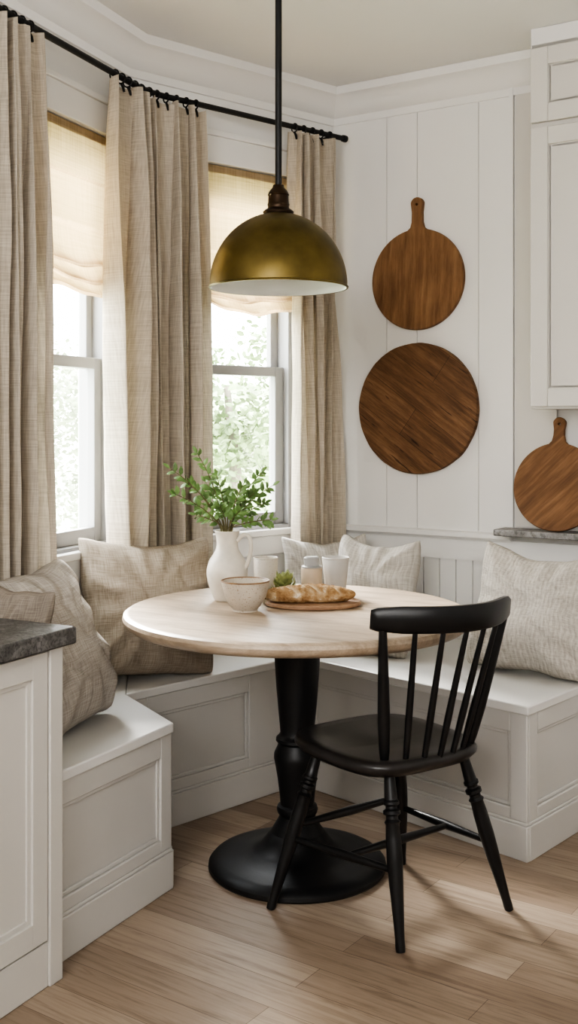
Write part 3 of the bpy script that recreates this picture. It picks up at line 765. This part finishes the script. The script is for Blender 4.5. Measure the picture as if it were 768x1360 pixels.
# ------------------------------------------------------------------ cushions
def cushion(base, wdir, w, h, T, lean, mat, label, seed, roll=0, sag=.05, pinch=.10):
    wd = Vector((wdir[0], wdir[1], 0)).normalized(); nn = V(wd.y, -wd.x, 0)
    la = math.radians(lean); up = V(0,0,1)*math.cos(la) - nn*math.sin(la); nf = nn*math.cos(la) + V(0,0,1)*math.sin(la)
    cr, sr = math.cos(roll), math.sin(roll)
    N_ = 60
    def pt(u, v, side):
        x = w/2*u*(1-pinch*(1-v*v)**1.2); y = h/2*v*(1-pinch*(1-u*u)**1.2)
        if v > 0: y -= sag*h*(1-u*u)*v
        # slumped, rounded corners
        cn = (abs(u)*abs(v))**6
        x *= 1-.05*cn; y *= 1-.05*cn
        x += .010*noise.noise(V(v*2.5, seed, u*.8)); y += .010*noise.noise(V(u*2.5, seed+4, v*.8))
        e = max(0, (1-abs(u)**2.6)*(1-abs(v)**2.6))
        t = T/2*e**.44
        if v < 0: t *= 1+.36*(-v)*(1-abs(v))*2
        wr = .012*noise.noise(V(u*1.8+seed, v*1.8, side*3))
        at = math.atan2(v, u); rad = math.hypot(u, v)
        c1 = math.sin(13*at+seed+3*noise.noise(V(u*1.5,v*1.5,seed)))
        wr += .022*math.copysign(abs(c1)**1.5, c1)*max(0, rad-.40)*e**.35
        c2 = 1-abs(math.sin(4.2*u+2.6*v+seed+2.2*noise.noise(V(u*1.3,v*1.3,seed*3))))
        wr -= .015*c2**6*max(0, 1-rad*.6)
        t += wr*min(1, e*4)
        x2, y2 = x*cr - y*sr, x*sr + y*cr
        return wd*x2 + up*y2 + nf*(t*side)
    bm = bmesh.new(); uvl = bm.loops.layers.uv.verify()
    idx = [-1+2*i/N_ for i in range(N_+1)]
    idx = [math.copysign(abs(a)**.82, a) for a in idx]
    F_ = {}
    for side in (1,-1):
        for i, u in enumerate(idx):
            for j, v in enumerate(idx):
                edge = i in (0,N_) or j in (0,N_)
                if edge and side == -1: F_[(i,j,-1)] = F_[(i,j,1)]
                else: F_[(i,j,side)] = bm.verts.new(pt(u, v, side))
        for i in range(N_):
            for j in range(N_):
                q = [(i,j),(i+1,j),(i+1,j+1),(i,j+1)]
                if side == -1: q = q[::-1]
                f = bm.faces.new([F_[(a,b,side)] for a, b in q])
                for l, (a, b) in zip(f.loops, q): l[uvl].uv = (w*idx[a]/2, h*idx[b]/2)
    mz = min(v.co.z for v in bm.verts)
    low = mz+.012
    for v in bm.verts:
        if v.co.z < low: v.co.z = low - (low-v.co.z)*.15
    mz = min(v.co.z for v in bm.verts)
    sh = V(base[0], base[1], BT+.001-mz); c0 = up*(h/2); sh.x += c0.x; sh.y += c0.y
    for v in bm.verts: v.co += sh
    o = finish('cushion', bm, mat, origin=(base[0], base[1], BT), smooth=80)
    return tag(o, label, 'cushion', 'cushions on the window bench')
cushion(q2(.097, .315), -NC, .37, .455, .10, 0, M['cush_dark'], 'dark taupe cushion peeking out above the stone countertop at left', 2.2, -.20)
cushion(q2(.34, .24), D1, .38, .475, .20, 20, M['cush_grey'], 'taupe linen cushion leaning behind the end of the countertop', 5.1, .06, .03, .05)
cushion((-.448, 3.585), rad2(29), .48, .49, .22, 13, M['cush_brown'], 'large brown linen cushion leaning under the middle curtain', 9.4, -.05)
cushion((.16, 4.19), rad2(16), .36, .43, .13, 10, M['cush_pale'], 'pale woven cushion deep in the corner, behind the table cups', 12.0, .02)
cushion((.275, 3.965), rad2(-30), .34, .46, .17, 18, M['cush_greige'], 'greige woven cushion in front of the paler corner cushion', 21.3, -.02)
cushion((.80, 3.63), rad2(-36), .46, .455, .24, 15, M['cush_cream'], 'cream ribbed cushion at the right end of bench, under the ledge', 15.7, -.04, .08)

# ------------------------------------------------------------------ outside
bm = bmesh.new(); prism(bm, [(-30,3),(30,3),(30,45),(-30,45)], -.6, -.5); struct(finish('ground', bm, M['grass']))
def tree(x, y, h, r, mat, seed, label, nleaf=9000):
    rnd = random.Random(seed)
    root = thing('tree', (x,y,-.5), label, 'tree', 'trees outside the windows')
    bm = bmesh.new(); tube(bm, [(x,y,-.5),(x+.05,y,h*.3),(x-.05,y+.05,h*.75)], [.09,.07,.03], 10); finish('trunk', bm, M['bark'], root)
    bm = bmesh.new(); blobs = [(rnd.uniform(-r,r)*.75, rnd.uniform(-r,r)*.6, rnd.uniform(.1,.95)*h, r*rnd.uniform(.25,.5)) for _ in range(18)]
    for k in range(nleaf):
        bx, by, bz, br = rnd.choice(blobs)
        d = V(rnd.gauss(0,1), rnd.gauss(0,1), rnd.gauss(0,1)).normalized()
        p = V(x+bx, y+by, bz) + d*br*rnd.uniform(.4,1.1)
        leaf(bm, p, V(rnd.gauss(0,1), rnd.gauss(0,1), rnd.gauss(0,.6)), d, rnd.uniform(.06,.11), rnd.uniform(.035,.06))
    finish('crown', bm, mat, root, flip=False)
tree(-.55, 10.5, 2.2, 1.1, M['treeleaf'], 1, 'green leafy tree seen through the window behind the pendant', 5000)
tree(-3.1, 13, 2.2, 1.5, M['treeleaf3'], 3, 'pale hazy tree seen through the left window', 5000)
bm = bmesh.new(); rnd = random.Random(11)
for k in range(22):
    r = rnd.uniform(.55,.95)
    mtx = Matrix.Translation((rnd.uniform(-1.8,4), 17+rnd.uniform(-.5,.5), rnd.uniform(.2,2.1))) @ Matrix.Diagonal((r,r*.8,r,1))
    bmesh.ops.create_icosphere(bm, subdivisions=4, radius=1, matrix=mtx)
for v in bm.verts:
    v.co += V(noise.noise(v.co*2.2), noise.noise(v.co*2.2+V(9,0,0)), noise.noise(v.co*2.2+V(0,9,0)))*.16
    v.co.z = max(v.co.z, -.5)
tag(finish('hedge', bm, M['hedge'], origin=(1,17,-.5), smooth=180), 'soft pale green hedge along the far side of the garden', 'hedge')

# ------------------------------------------------------------------ light, world, camera
w = bpy.data.worlds.new('world'); bpy.context.scene.world = w; w.use_nodes = True
nt = w.node_tree; bg = nt.nodes['Background']
tc = nd(nt, 'ShaderNodeTexCoord'); sx = nd(nt, 'ShaderNodeSeparateXYZ'); nt.links.new(tc.outputs['Generated'], sx.inputs[0])
r = ramp(nt, [(0, (.80,.82,.78)), (.45, (.99,.995,1)), (1, (.90,.95,1.0))]); nt.links.new(sx.outputs['Z'], r.inputs['Fac'])
nt.links.new(r.outputs['Color'], bg.inputs['Color']); bg.inputs['Strength'].default_value = 11.0
def area(name, loc, target, sx_, sy_, power, col):
    l = bpy.data.lights.new(name, 'AREA'); l.shape = 'RECTANGLE'; l.size = sx_; l.size_y = sy_; l.energy = power; l.color = col
    o = bpy.data.objects.new(name, l); C.objects.link(o); o.location = loc
    o.rotation_euler = (Vector(target)-Vector(loc)).to_track_quat('-Z', 'Y').to_euler()
    return o
area('room_fill', (-1.2,-1.1,2.3), (.7,4.0,1.6), 1.2, .9, 36, (1,.985,.965))  # added fill behind the camera, not a lamp of the room
area('ceiling_fill', (.3,-.6,1.6), (.1,1.6,2.7), 1.2, .8, 17, (1,.985,.965))  # added fill aimed upward to brighten the ceiling, no fixture there
s = bpy.data.lights.new('sun', 'SUN'); s.energy = 12; s.angle = math.radians(20); s.color = (1,.975,.93)
so = bpy.data.objects.new('sun', s); C.objects.link(so)
so.rotation_euler = V(.41,-.79,-.55).to_track_quat('-Z','Y').to_euler()
cam = bpy.data.cameras.new('camera'); co = bpy.data.objects.new('camera', cam); C.objects.link(co)
co.location = (0,0,1.31); co.rotation_euler = (PI/2,0,0)
cam.sensor_fit = 'VERTICAL'; cam.sensor_height = 36; cam.sensor_width = 36*768/1360; cam.lens = 1450/1360*36; cam.shift_y = -120/1360
cam.clip_start = .05
bpy.context.scene.camera = co
vs = bpy.context.scene.view_settings
vs.view_transform = 'AgX'
try: vs.look = 'AgX - High Contrast'
except Exception: pass
vs.exposure = .78
